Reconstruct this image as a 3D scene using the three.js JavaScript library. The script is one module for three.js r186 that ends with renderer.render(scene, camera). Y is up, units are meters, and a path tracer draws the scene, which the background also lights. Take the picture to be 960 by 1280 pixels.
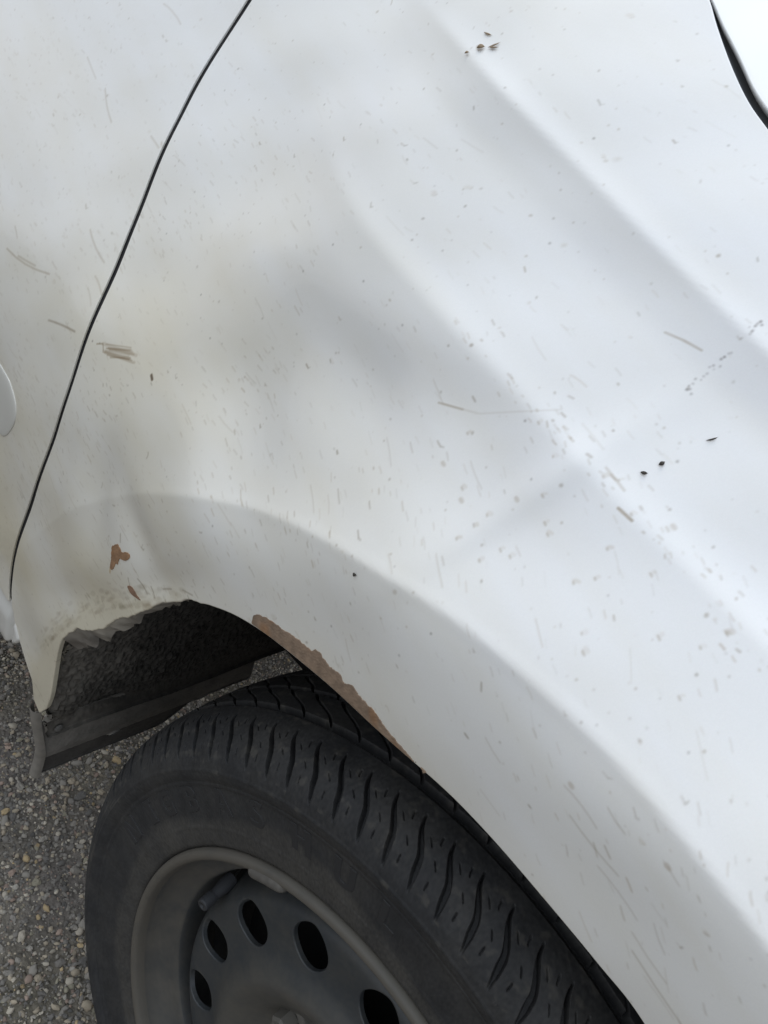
import * as THREE from 'three';
import { ImprovedNoise } from 'three/addons/math/ImprovedNoise.js';
import { mergeGeometries, mergeVertices } from 'three/addons/utils/BufferGeometryUtils.js';
import { FontLoader } from 'three/addons/loaders/FontLoader.js';

// ================= camera, sky, sun, exposure =================
// x: forwards along the car, y: up, z: outwards from the side of the car. The front wheel stands at x = 0, its rim flange at z = 0.
const scene = new THREE.Scene();
const camera = new THREE.PerspectiveCamera(70.83, 960 / 1280, 0.02, 400);
camera.position.set(0.02518, 0.88147, 0.27423);
camera.up.set(-0.58275, 0.80208, -0.13063);
camera.lookAt(camera.position.clone().add(new THREE.Vector3(-0.46571, -0.46135, -0.75517)));
scene.add(camera);
const renderer = new THREE.WebGLRenderer({ antialias: true });
renderer.toneMapping = THREE.LinearToneMapping;
renderer.toneMappingExposure = 1.04;
renderer.shadowMap.enabled = true;

const noise = new ImprovedNoise();
const fbm = (x, y, z, n = 4) => { let s = 0, a = 0.5, t = 0; for (let i = 0; i < n; i++) { s += a * noise.noise(x, y, z + i * 7.3); t += a; x *= 2.03; y *= 2.03; z *= 2.03; a *= 0.5; } return s / t; };
let seed = 20240611;
const rnd = () => { seed = (seed + 0x6D2B79F5) | 0; let t = Math.imul(seed ^ (seed >>> 15), 1 | seed); t = (t + Math.imul(t ^ (t >>> 7), 61 | t)) ^ t; return ((t ^ (t >>> 14)) >>> 0) / 4294967296; };
const rr = (a, b) => a + (b - a) * rnd();
const gauss = () => (rnd() + rnd() + rnd() - 1.5) / 1.5;

const sunDir = new THREE.Vector3(-0.38, 0.90, -0.15).normalize();
{ // an overcast sky: brighter overhead, broken by soft cloud, paler blue where it is thin
  const W = 512, H = 256, d = new Float32Array(W * H * 4);
  for (let j = 0; j < H; j++) for (let i = 0; i < W; i++) {
    const el = ((j + 0.5) / H - 0.5) * Math.PI, az = ((i + 0.5) / W - 0.5) * 2 * Math.PI;
    const x = Math.cos(el) * Math.cos(az), y = Math.sin(el), z = Math.cos(el) * Math.sin(az);
    const up = Math.max(0, y);
    const k = 1 / (up + 0.25);
    const c = fbm(x * k * 1.3 + 3, z * k * 1.3, 1.7, 5);
    const cover = Math.min(1, Math.max(0, 0.55 + c * 2.2));
    const lum = (0.46 + 0.95 * up) * (0.78 + 0.36 * cover);
    const glow = 0.35 * Math.pow(Math.max(0, x * sunDir.x + y * sunDir.y + z * sunDir.z), 6);
    const k4 = (j * W + i) * 4, v = lum + glow;
    const w = Math.pow(1 - up, 2); d[k4] = v * (0.855 + 0.05 * cover + .125 * w); d[k4 + 1] = v * (0.985 + 0.02 * cover - .01 * w); d[k4 + 2] = v * (1.17 - 0.05 * cover - .15 * w); d[k4 + 3] = 1;
  }
  const sky = new THREE.DataTexture(d, W, H, THREE.RGBAFormat, THREE.FloatType);
  sky.mapping = THREE.EquirectangularReflectionMapping; sky.magFilter = THREE.LinearFilter; sky.needsUpdate = true;
  scene.background = sky; scene.environment = sky;
}
const sun = new THREE.DirectionalLight(0xfff4e6, 0.8);
sun.position.copy(sunDir).multiplyScalar(8); sun.castShadow = true; sun.shadow.radius = 40;
Object.assign(sun.shadow.camera, { left: -2, right: 2, top: 2, bottom: -2, near: 0.5, far: 20 });
sun.shadow.mapSize.set(2048, 2048);
scene.add(sun, sun.target);

// ---- the sheet metal: z (outwards, metres) as a function of x (forwards) and y (up)
const sstep = (a, b, t) => { t = Math.min(1, Math.max(0, (t - a) / (b - a))); return t * t * (3 - 2 * t); };
const ARC = [-0.02, 0.29];                                            // centre of the wheel arch
const SLOPE = [[.2, .09], [.40, .09], [.52, .05], [.62, -.02], [.68, -.12], [.72, -.33], [.76, -.43], [.796, -.44], [.804, -.74], [.815, -.62], [.845, -.55], [.862, -.38], [.8740, -.33], [.8785, -.76], [.889, -.64], [.91, -.66], [.955, -.68], [1.2, -1.0]];
const PROFILE = (() => {                                              // the profile is the integral of its slopes
  const at = (v) => { for (let i = 1; i < SLOPE.length; i++) if (v <= SLOPE[i][0]) { const [a, p] = SLOPE[i - 1], [b, q] = SLOPE[i]; return p + (q - p) * sstep(a, b, v); } return -1; };
  const t = []; let z = 0;
  for (let i = 0; i <= 1000; i++) { t.push(z); z += at(.2 + i * .001 + .0005) * .001; }
  const off = .038 - t[450]; return t.map((a) => a + off);
})();
const profile = (v) => { const k = Math.min(998.999, Math.max(0, (v - .2) * 1000)), i = Math.floor(k); const f = k - i; return PROFILE[i] * (1 - f) + PROFILE[i + 1] * f; };
const plain = (v) => { const u = v - .45; return v < .62 ? profile(v) : (() => { const u = v - .62; return profile(.62) - .02 * u - (u < .1 ? 2.1 * u * u : .021 + .42 * (u - .1) + .25 * (u - .1) * (u - .1)); })(); };
const bell = (dx, dy, p = 1) => Math.exp(-Math.pow(dx * dx + dy * dy, p));
const rot = (x, y, cx, cy, a) => { const c = Math.cos(a), s = Math.sin(a); x -= cx; y -= cy; return [x * c + y * s, -x * s + y * c]; };
function sheet(x, y) {
  const v = y + (.21 + .07 * sstep(.81, .88, y)) * (x + .11) * sstep(.70, .80, y);
  const far = sstep(-.20, -.36, x);                                      // the shoulder creases run out towards the door
  let z = profile(v) * (1 - far) + plain(y) * far;
  // the raised lip round the wheel arch, ending in a soft ridge
  const dx = x - ARC[0], dy = y - ARC[1], rho = Math.hypot(dx, dy), th = Math.atan2(dy, dx) * 180 / Math.PI;
  const k = rho - .432, soft = .0055;
  const up = (k + .075) / .075, down = Math.exp(-Math.max(k, 0) / .04);
  const w = sstep(-soft, soft, k), amp = .0112 * (1 - .66 * sstep(102, 132, th) - .2 * sstep(140, 160, th));
  z += amp * ((1 - w) * Math.min(1, Math.max(0, up)) + w * down) * sstep(-60, 10, 180 - th);
  // the big dent behind the arch
  let [a, b] = rot(x, y, -.213, .733, -.3);
  z -= .0102 * bell(a / .072, b / .056, 1.9);
  [a, b] = rot(x, y, -.135, .768, -.15); z -= .0042 * bell(a / .065, b / .03, 1.4);
  [a, b] = rot(x, y, -.255, .70, .5); z -= .0012 * bell(a / .05, b / .035, 1.2);
  [a, b] = rot(x, y, -.19, .728, -.3); z += .0006 * bell(a / .035, b / .022);
  // the fold that runs down its front end and small buckles by the door
  [a, b] = rot(x, y, -.082, .765, -.35); z += .0022 * bell(a / .009, b / .05);
  [a, b] = rot(x, y, -.318, .605, .1); z -= .0030 * bell(a / .016, b / .035);
  [a, b] = rot(x, y, -.345, .61, .05); z += .0020 * bell(a / .016, b / .05);
  [a, b] = rot(x, y, -.275, .615, -.5); z -= .0030 * bell(a / .03, b / .014);
  [a, b] = rot(x, y, -.305, .53, .75); z -= .004 * bell(a / .05, b / .016);
  [a, b] = rot(x, y, -.235, .60, .8); z -= .003 * bell(a / .035, b / .012);
  // slow waves left by old knocks
  z += sstep(-.62, -.38, x) * (.0009 * Math.sin(x * 31 + y * 17 + 1) * Math.sin(y * 43 - x * 11) * sstep(.05, -.1, x) + .0005 * Math.sin(x * 63 - y * 29) * Math.sin(y * 71 + x * 15));
  return z;
}

// ================= helpers =================
const used = {};
const numbered = (n) => { const k = used[n] = (used[n] ?? -1) + 1; return k ? `${n}_${String(k).padStart(3, '0')}` : n; };
function add(name, geometry, material, parent, label) {
  const m = new THREE.Mesh(geometry, material); m.name = parent === scene ? numbered(name) : name;
  m.castShadow = m.receiveShadow = true; parent.add(m);
  if (label) m.userData.label = label;
  return m;
}
function thing(name, label, category, group) {
  const g = new THREE.Group(); g.name = numbered(name); scene.add(g); g.userData = { label, category }; if (group) g.userData.group = group; return g;
}
// Catmull-Rom through points, [x, y] pairs
function curve(pts, n, closed = false) {
  const c = new THREE.CatmullRomCurve3(pts.map(([x, y, z = 0]) => new THREE.Vector3(x, y, z)), closed, 'centripetal');
  return c.getPoints(n).map((p) => [p.x, p.y, p.z]);
}
function inPoly(poly) { // signed distance, positive inside
  const n = poly.length; const bx = [1e9, -1e9, 1e9, -1e9];
  for (const [x, y] of poly) { bx[0] = Math.min(bx[0], x); bx[1] = Math.max(bx[1], x); bx[2] = Math.min(bx[2], y); bx[3] = Math.max(bx[3], y); }
  return (x, y) => {
    if (x < bx[0] - .02 || x > bx[1] + .02 || y < bx[2] - .02 || y > bx[3] + .02) return -.02;
    let d = 1e9, inside = false;
    for (let i = 0, j = n - 1; i < n; j = i++) {
      const ax = poly[j][0], ay = poly[j][1], ex = poly[i][0] - ax, ey = poly[i][1] - ay, px = x - ax, py = y - ay;
      const t = Math.min(1, Math.max(0, (px * ex + py * ey) / (ex * ex + ey * ey + 1e-18)));
      const qx = px - ex * t, qy = py - ey * t, q = qx * qx + qy * qy; if (q < d) d = q;
      if ((poly[i][1] > y) !== (ay > y) && x < ((ax - poly[i][0]) * (y - poly[i][1])) / (ay - poly[i][1]) + poly[i][0]) inside = !inside;
    }
    d = Math.sqrt(d); return inside ? d : -d;
  };
}
// A surface P(u, v) cut to where g(u, v) > 0; its cut edges are rounded over and folded back, as pressed metal is.
function trimmed(u0, u1, nu, v0, v1, nv, g, P, { round = 0.0015, fold = 0.012, uv = (u, v) => [u, v], color = null, tuck = 0 } = {}) {
  const du = (u1 - u0) / nu, dv = (v1 - v0) / nv, G = new Float32Array((nu + 1) * (nv + 1));
  for (let j = 0; j <= nv; j++) for (let i = 0; i <= nu; i++) G[j * (nu + 1) + i] = g(u0 + i * du, v0 + j * dv);
  const pos = [], nor = [], uvs = [], col = [], idx = [], cache = new Map();
  const A = new THREE.Vector3(), B = new THREE.Vector3(), e = Math.min(du, dv) * 0.5;
  const vert = (u, v) => {
    const p = P(u, v), a = P(u + e, v), b = P(u - e, v), c = P(u, v + e), d = P(u, v - e);
    A.set(a[0] - b[0], a[1] - b[1], a[2] - b[2]); B.set(c[0] - d[0], c[1] - d[1], c[2] - d[2]); A.cross(B).normalize();
    pos.push(...p); nor.push(A.x, A.y, A.z); uvs.push(...uv(u, v)); if (color) col.push(...color(u, v));
    return pos.length / 3 - 1;
  };
  const at = (k) => [u0 + (k % (nu + 1)) * du, v0 + Math.floor(k / (nu + 1)) * dv];
  const node = (k) => { let r = cache.get(k); if (r === undefined) { r = vert(...at(k)); cache.set(k, r); } return r; };
  const cut = (k, l) => {
    if (k > l) [k, l] = [l, k];
    const key = k * 1e8 + l; let r = cache.get(key);
    if (r === undefined) { const t = Math.min(.999, Math.max(.001, G[k] / (G[k] - G[l]))), a = at(k), b = at(l); r = vert(a[0] + (b[0] - a[0]) * t, a[1] + (b[1] - a[1]) * t); cache.set(key, r); }
    return r;
  };
  const edges = [];
  const tri = (a, b, c) => {
    const s = [a, b, c], inn = s.map((k) => G[k] > 0), n = inn[0] + inn[1] + inn[2];
    if (!n) return;
    if (n === 3) { idx.push(node(a), node(b), node(c)); return; }
    const r = n === 1 ? inn.indexOf(true) : inn.indexOf(false), p = s[r], q = s[(r + 1) % 3], w = s[(r + 2) % 3];
    const x = cut(p, q), y = cut(p, w);
    if (n === 1) { idx.push(node(p), x, y); edges.push([x, y]); } else { idx.push(x, node(q), node(w), x, node(w), y); edges.push([y, x]); }
  };
  for (let j = 0; j < nv; j++) for (let i = 0; i < nu; i++) { const k = j * (nu + 1) + i; tri(k, k + 1, k + nu + 2); tri(k, k + nu + 2, k + nu + 1); }
  if (fold > 0) {
    const out = new Map(), V = (i) => new THREE.Vector3(pos[3 * i], pos[3 * i + 1], pos[3 * i + 2]), N = (i) => new THREE.Vector3(nor[3 * i], nor[3 * i + 1], nor[3 * i + 2]);
    for (const [a, b] of edges) { const t = V(b).sub(V(a)), o = t.cross(N(a)); const l = o.length(); if (l < 1e-9) continue; for (const i of [a, b]) { if (!out.has(i)) out.set(i, new THREE.Vector3()); out.get(i).add(o); } }
    const ring = new Map();
    for (const [i, o] of out) {
      o.normalize(); const p = V(i), n = N(i), ids = [i];
      for (let k = 1; k <= 5; k++) {
        const f = Math.min(k, 4) / 4 * Math.PI / 2, q = p.clone().addScaledVector(o, round * Math.sin(f)).addScaledVector(n, -round * (1 - Math.cos(f)));
        if (k === 5) q.addScaledVector(n, -fold).addScaledVector(o, -tuck);
        const m = n.clone().multiplyScalar(Math.cos(f)).addScaledVector(o, Math.sin(f));
        pos.push(q.x, q.y, q.z); nor.push(m.x, m.y, m.z); uvs.push(uvs[2 * i], uvs[2 * i + 1]); if (color) col.push(col[3 * i], col[3 * i + 1], col[3 * i + 2]);
        ids.push(pos.length / 3 - 1);
      }
      ring.set(i, ids);
    }
    for (const [a, b] of edges) { const p = ring.get(a), q = ring.get(b); if (!p || !q) continue; for (let k = 0; k < 5; k++) idx.push(q[k], p[k], q[k + 1], p[k], p[k + 1], q[k + 1]); }
  }
  const geo = new THREE.BufferGeometry();
  geo.setAttribute('position', new THREE.Float32BufferAttribute(pos, 3)); geo.setAttribute('normal', new THREE.Float32BufferAttribute(nor, 3));
  geo.setAttribute('uv', new THREE.Float32BufferAttribute(uvs, 2)); if (color) geo.setAttribute('color', new THREE.Float32BufferAttribute(col, 3));
  geo.setIndex(idx); return geo;
}
// A sheet of rows of points; normals are averaged from its faces
function rows(R, { color = null, closed = false } = {}) {
  const m = R[0].length, pos = [], idx = [], uvs = [], col = [];
  R.forEach((r, j) => r.forEach((p, i) => { pos.push(...p.slice(0, 3)); uvs.push(i / (m - 1), j / (R.length - 1)); if (color) col.push(...color(p, i, j)); }));
  for (let j = 0; j < R.length - 1; j++) for (let i = 0; i < m - 1; i++) { const a = j * m + i; idx.push(a, a + 1, a + m + 1, a, a + m + 1, a + m); }
  const g = new THREE.BufferGeometry(); g.setAttribute('position', new THREE.Float32BufferAttribute(pos, 3)); g.setAttribute('uv', new THREE.Float32BufferAttribute(uvs, 2));
  if (color) g.setAttribute('color', new THREE.Float32BufferAttribute(col, 3));
  g.setIndex(idx); g.computeVertexNormals(); return g;
}
const S = (x, y, lift = 0) => [x, y, sheet(x, y) + lift];
const mix = (a, b, t) => a.map((v, i) => v + (b[i] - v) * t);

// ================= ground =================
const ground = thing('ground', 'worn grey brown asphalt strewn with loose gravel under the car', 'ground'); ground.userData.kind = 'structure';
const groundY = (x, z) => .005 * fbm(x * 5, z * 5, .4, 3) + .0022 * fbm(x * 40, z * 40, 3.1, 3) - .004 * Math.exp(-Math.pow((z + .16 + .55 * (x + .26)) / .006, 2)) * sstep(-.42, -.36, x) * sstep(-.2, -.25, x);
{
  const near = [], x0 = -1.15, x1 = .15, z0 = -.85, z1 = .3, n = 520, m = 450;
  const fade = (x, z) => sstep(0, .15, Math.min(x - x0, x1 - x, z - z0, z1 - z));
  for (let j = 0; j <= m; j++) { const r = []; for (let i = 0; i <= n; i++) { const x = x0 + (x1 - x0) * i / n, z = z1 + (z0 - z1) * j / m; r.push([x, groundY(x, z) * fade(x, z), z]); } near.push(r); }
  const tone = (p) => {
    const [x, , z] = p, a = fbm(x * 9, z * 9, 2, 3), b = fbm(x * 90, z * 90, 5, 2), c = fbm(x * 320, z * 320, 9, 1);
    const t = Math.max(.35, 1 + a * .7 + b * .6 + c * .5);
    const warm = .5 + fbm(x * 6 + 9, z * 6, 4, 2) * 1.2;
    return [.150 * t, .130 * t, (.110 - .016 * warm) * t];
  };
  const bs = 512, bd = new Uint8Array(bs * bs * 4), cells = [];
  for (let i = 0; i < 1500; i++) cells.push([rnd() * bs, rnd() * bs, rr(3, 9), rr(.3, 1)]);
  const hh = new Float32Array(bs * bs); for (let i = 0; i < bs * bs; i++) hh[i] = .28 + .3 * noise.noise((i % bs) * .11, Math.floor(i / bs) * .11, 3) + .2 * rnd();
  for (const [cx, cy, r, t] of cells) for (let dy = -9; dy <= 9; dy++) for (let dx = -9; dx <= 9; dx++) { const q = Math.hypot(dx, dy * 1.2) / r; if (q > 1) continue; const k = ((Math.floor(cy) + dy + bs) % bs) * bs + (Math.floor(cx) + dx + bs) % bs; hh[k] = Math.max(hh[k], (.35 + .6 * t) * Math.sqrt(1 - q * q)); }
  for (let i = 0; i < bs * bs; i++) { const v = Math.min(255, Math.max(0, hh[i] * 255)); bd[4 * i] = bd[4 * i + 1] = bd[4 * i + 2] = v; bd[4 * i + 3] = 255; }
  const bt = new THREE.DataTexture(bd, bs, bs); bt.wrapS = bt.wrapT = THREE.RepeatWrapping; bt.repeat.set(1.3 / .3, 1.15 / .3); bt.magFilter = THREE.LinearFilter; bt.needsUpdate = true;
  const mat = new THREE.MeshStandardMaterial({ vertexColors: true, roughness: .95, bumpMap: bt, bumpScale: .0035 });
  add('asphalt', rows(near, { color: tone }), mat, ground);
  // the rest of the lot, to the horizon, lies outside the detailed patch
  const s = new THREE.Shape(); s.moveTo(-150, -150); s.lineTo(150, -150); s.lineTo(150, 150); s.lineTo(-150, 150);
  const h = new THREE.Path(); h.moveTo(x0, -z0); h.lineTo(x1, -z0); h.lineTo(x1, -z1); h.lineTo(x0, -z1); s.holes.push(h);
  add('asphalt', new THREE.ShapeGeometry(s).rotateX(-Math.PI / 2), new THREE.MeshStandardMaterial({ color: new THREE.Color().setRGB(.092, .081, .069), roughness: .95 }), ground);
  // stones
  const kinds = [];
  for (let k = 0; k < 7; k++) {
    const g = mergeVertices(new THREE.IcosahedronGeometry(1, k < 5 ? 1 : 0).deleteAttribute('uv').deleteAttribute('normal')); const p = g.attributes.position;
    for (let i = 0; i < p.count; i++) { const v = new THREE.Vector3().fromBufferAttribute(p, i); v.multiplyScalar(.9 + .4 * noise.noise(v.x * 1.3 + k * 5, v.y * 1.3, v.z * 1.3 + k) + rr(-.09, .09)); p.setXYZ(i, v.x, v.y * .74, v.z * .85); }
    const f = k % 2 ? g.toNonIndexed() : g; f.computeVertexNormals(); kinds.push(f);
  }
  const tones = [[.26, .235, .20], [.19, .172, .15], [.34, .285, .21], [.42, .37, .295], [.29, .215, .17], [.13, .12, .108], [.25, .225, .165], [.40, .30, .17]];
  const weights = [.26, .24, .14, .09, .08, .12, .05, .02];
  const pick = () => { let r = rnd(), i = 0; while (i < 7 && (r -= weights[i]) > 0) i++; return i; };
  const mats = tones.map((t) => new THREE.MeshStandardMaterial({ color: new THREE.Color().setRGB(...t), roughness: .9 }));
  const q = new THREE.Quaternion(), M = new THREE.Matrix4(), E = new THREE.Euler(), C = new THREE.Color();
  // seen: where the lens finds open ground (a stone of its own is built only there)
  const P = new THREE.Vector3(); camera.updateMatrixWorld(); camera.updateProjectionMatrix();
  const seen = (x, z) => { P.set(x, 0, z).project(camera); const u = (P.x + 1) * 480, v = (1 - P.y) * 640; return P.z < 1 && u > -6 && v < 1290 && v > 770 && (u < 120 + (v < 1000 ? (1000 - v) * 1.6 : (v - 1000) * .06)) && (v > 985 || u < 70 + (v - 880) * -.12 || v > 975 - (u - 50) * .53); };
  let singles = 0;
  for (let t = 0; t < 60000 && singles < 300; t++) {
    const x = rr(-1.0, -.18), z = rr(-.5, .1); if (!seen(x, z)) continue;
    const size = .0030 + .0034 * Math.pow(rnd(), 2.4);
    const dens = fbm(x * 11, z * 11, 7, 2); if (rnd() > .6 + dens * 1.0) continue;
    const s = add('stone', kinds[Math.floor(rnd() * 5)], mats[pick()], ground);
    s.scale.set(size * rr(.8, 1.4), size * rr(.7, 1.1), size * rr(.8, 1.1)); s.rotation.set(rr(-.5, .5), rr(0, 6.28), rr(-.5, .5));
    s.position.set(x, groundY(x, z) + size * rr(.1, .45), z); singles++;
  }
  const N = 105000;
  kinds.forEach((g, k) => {
    const n = Math.floor(N / kinds.length), im = new THREE.InstancedMesh(g, new THREE.MeshStandardMaterial({ color: 0xffffff, roughness: .92 }), n);
    im.name = 'gravel'; im.userData.kind = 'stuff'; im.castShadow = im.receiveShadow = true;
    for (let i = 0; i < n; i++) {
      let x, z, dn; do { x = rr(-1.15, .15); z = rr(-.8, .28); dn = fbm(x * 11, z * 11, 7, 2); } while (rnd() > .72 + dn * .9);
      const size = k < 5 ? .0012 + .0026 * Math.pow(rnd(), 2.4) : .0010 + .0013 * rnd();
      E.set(rr(-.7, .7), rr(0, 6.28), rr(-.7, .7)); q.setFromEuler(E);
      M.compose(new THREE.Vector3(x, groundY(x, z) + size * rr(-.35, .35), z), q, new THREE.Vector3(size * rr(.8, 1.5), size * rr(.7, 1.1), size * rr(.8, 1.15)));
      im.setMatrixAt(i, M); const tn = tones[pick()], b = rr(.65, 1.35); im.setColorAt(i, C.setRGB(tn[0] * b, tn[1] * b, tn[2] * b));
    }
    ground.add(im);
  });
}

// ================= paint =================
// One picture of the paint per panel, in metres of the panel: dull white, a film of road dirt, streaks, specks and scuffs.
function paintTexture(x0, x1, y0, y1, ppm, marks) {
  const W = Math.round((x1 - x0) * ppm), H = Math.round((y1 - y0) * ppm);
  const cv = document.createElement('canvas'); cv.width = W; cv.height = H; const c = cv.getContext('2d');
  c.fillStyle = '#fff'; c.fillRect(0, 0, W, H); c.lineCap = 'round';
  const X = (x) => (x - x0) * ppm, Y = (y) => (y1 - y) * ppm;
  const brown = (a, k = 1) => `rgba(${Math.round(112 * k)},${Math.round(86 * k)},${Math.round(52 * k)},${a})`;
  const streak = (x, y, len, ang, w, style) => {
    c.strokeStyle = style; c.lineWidth = w * ppm; c.beginPath(); c.moveTo(X(x), Y(y));
    const b = rr(-.18, .18); c.quadraticCurveTo(X(x + len * .5 * Math.cos(ang + b)), Y(y + len * .5 * Math.sin(ang + b)), X(x + len * Math.cos(ang)), Y(y + len * Math.sin(ang))); c.stroke();
  };
  const area = (x1 - x0) * (y1 - y0);
  // faint splash streaks, all thrown one way
  for (let i = 0; i < 21000 * area; i++) { const x = rr(x0, x1), y = rr(y0, y1), low = sstep(.98, .65, y) * (.4 + .9 * sstep(-.15, .25, fbm(x * 9, y * 9, 12, 2))); if (rnd() > .06 + .75 * low * (.45 + .55 * sstep(.02, -.12, x))) continue; const n = rnd(); streak(x, y, n > .93 ? rr(.006, .016) : rr(.0012, .0055), -.24 + gauss() * .28 - .45 * sstep(-.24, -.1, x) * sstep(.82, .72, y) - .25 * noise.noise(x * 12, y * 12, 6), rr(.0002, .0005), brown(rr(.10, .34) * (.5 + .5 * low), rr(.7, 1.2))); }
  // short dark ticks, some of them hooked
  for (let i = 0; i < 900 * area; i++) { const x = rr(x0, x1), y = rr(y0, y1), a = -.5 + gauss() * .7, l = .0006 + .0034 * Math.pow(rnd(), 2); streak(x, y, l, a, rr(.0003, .0006), brown(rr(.15, .5), rr(.55, .95))); if (rnd() < .3) streak(x + l * Math.cos(a), y + l * Math.sin(a), l * .5, a + rr(.6, 1.8), .0004, brown(rr(.2, .5), .7)); }
  // specks
  for (let i = 0; i < 4200 * area; i++) { const r = rr(.0002, .0006) * (rnd() < .06 ? 1.8 : 1); c.fillStyle = brown(rr(.08, .36), rr(.6, 1.1)); c.beginPath(); c.ellipse(X(rr(x0, x1)), Y(rr(y0, y1)), r * ppm, r * ppm * rr(.5, 1), rr(0, 3), 0, 7); c.fill(); }
  // dried drops: a pale tan pool with a darker lower rim
  for (let i = 0; i < 200 * area; i++) {
    const x = rr(x0, x1), y = rr(y0, y1), r = .0007 + .0018 * Math.pow(rnd(), 2), a = rr(-.6, 0), ra = rr(.35, .7);
    for (let k = 3; k > 0; k--) { c.fillStyle = brown(rr(.03, .06), 1.2); c.beginPath(); c.ellipse(X(x + gauss() * r * .2), Y(y + gauss() * r * .2), r * k / 3 * ppm, r * ra * k / 3 * ppm, a, 0, 7); c.fill(); }
    if (rnd() < .6) { c.strokeStyle = brown(rr(.1, .4)); c.lineWidth = rr(.0003, .0006) * ppm; c.beginPath(); c.ellipse(X(x), Y(y), r * ppm, r * ra * ppm, a, rr(-.2, .8), rr(.9, 2.2)); c.stroke(); }
  }
  marks?.(c, X, Y, brown, streak, ppm);
  const raw = c.getImageData(0, 0, W, H).data, d = raw.slice(), out = new Uint8Array(W * H * 4);
  for (let j = 1; j < H - 1; j++) for (let i = 1; i < W - 1; i++) { const s = (j * W + i) * 4; if (raw[s] === 255 && raw[s + 4] === 255 && raw[s - 4] === 255 && raw[s + 4 * W] === 255 && raw[s - 4 * W] === 255) continue; for (let k = 0; k < 3; k++) d[s + k] = (4 * raw[s + k] + 2 * (raw[s + k + 4] + raw[s + k - 4] + raw[s + k + 4 * W] + raw[s + k - 4 * W]) + raw[s + k + 4 * W + 4] + raw[s + k + 4 * W - 4] + raw[s + k - 4 * W + 4] + raw[s + k - 4 * W - 4]) / 16; }
  // the film, worked out on a coarse grid
  const gs = 8, gw = Math.ceil(W / gs) + 2, gh = Math.ceil(H / gs) + 2, film = new Float32Array(gw * gh);
  for (let j = 0; j < gh; j++) for (let i = 0; i < gw; i++) {
    const x = x0 + i * gs / ppm, y = y1 - j * gs / ppm, rho = Math.hypot(x - ARC[0], y - ARC[1]);
    let f = .05 + .42 * sstep(.82, .58, y) + .26 * sstep(-.05, -.30, x) + .26 * bell((x + .24) / .13, (y - .74) / .07) + .22 * sstep(-.2, -.36, x) * sstep(.85, .5, y);
    f *= .8 + .7 * fbm(x * 7, y * 14 + x * 3, 3, 3);
    f += .16 * fbm((x * .96 - y * .26) * 9, (y * .96 + x * .26) * 80, 8, 4) + .16 * Math.max(0, fbm((x * .8 + y * .6) * 12, (y * .8 - x * .6) * 30, 21, 3) - .05);            // wiped and rain-washed lines
    f += .9 * Math.exp(-Math.max(0, rho - .357) / .008) * sstep(-.13, -.22, x) * (.6 + fbm(x * 40, y * 40, 2, 2)) + .25 * Math.exp(-Math.max(0, rho - .357) / .01);
    film[j * gw + i] = Math.min(1, Math.max(0, f));
  }
  for (let j = 0; j < H; j++) for (let i = 0; i < W; i++) {
    const u = i / gs, v = j / gs, a = Math.floor(u), b = Math.floor(v), fu = u - a, fv = v - b, k = b * gw + a;
    const f = (film[k] * (1 - fu) + film[k + 1] * fu) * (1 - fv) + (film[k + gw] * (1 - fu) + film[k + gw + 1] * fu) * fv;
    const s = (j * W + i) * 4, o = ((H - 1 - j) * W + i) * 4, g = 1 + (rnd() - .5) * .012;
    out[o] = Math.min(255, d[s] * (.905 - .092 * f) * g); out[o + 1] = Math.min(255, d[s + 1] * (.905 - .124 * f) * g); out[o + 2] = Math.min(255, d[s + 2] * (.905 - .212 * f) * g); out[o + 3] = 255;
  }
  const t = new THREE.DataTexture(out, W, H); t.colorSpace = THREE.SRGBColorSpace; t.magFilter = THREE.LinearFilter; t.minFilter = THREE.LinearMipmapLinearFilter; t.generateMipmaps = true; t.needsUpdate = true;
  return t;
}
const PAINT = { roughness: .45, metalness: 0, clearcoat: .9, clearcoatRoughness: .06, ior: 1.6 };
const uvIn = (x0, x1, y0, y1) => (u, v) => [(u - x0) / (x1 - x0), (v - y0) / (y1 - y0)];

// ================= the car =================
const car = thing('car', 'white car with a dented front fender, dirty paint and a black steel wheel', 'car');
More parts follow.
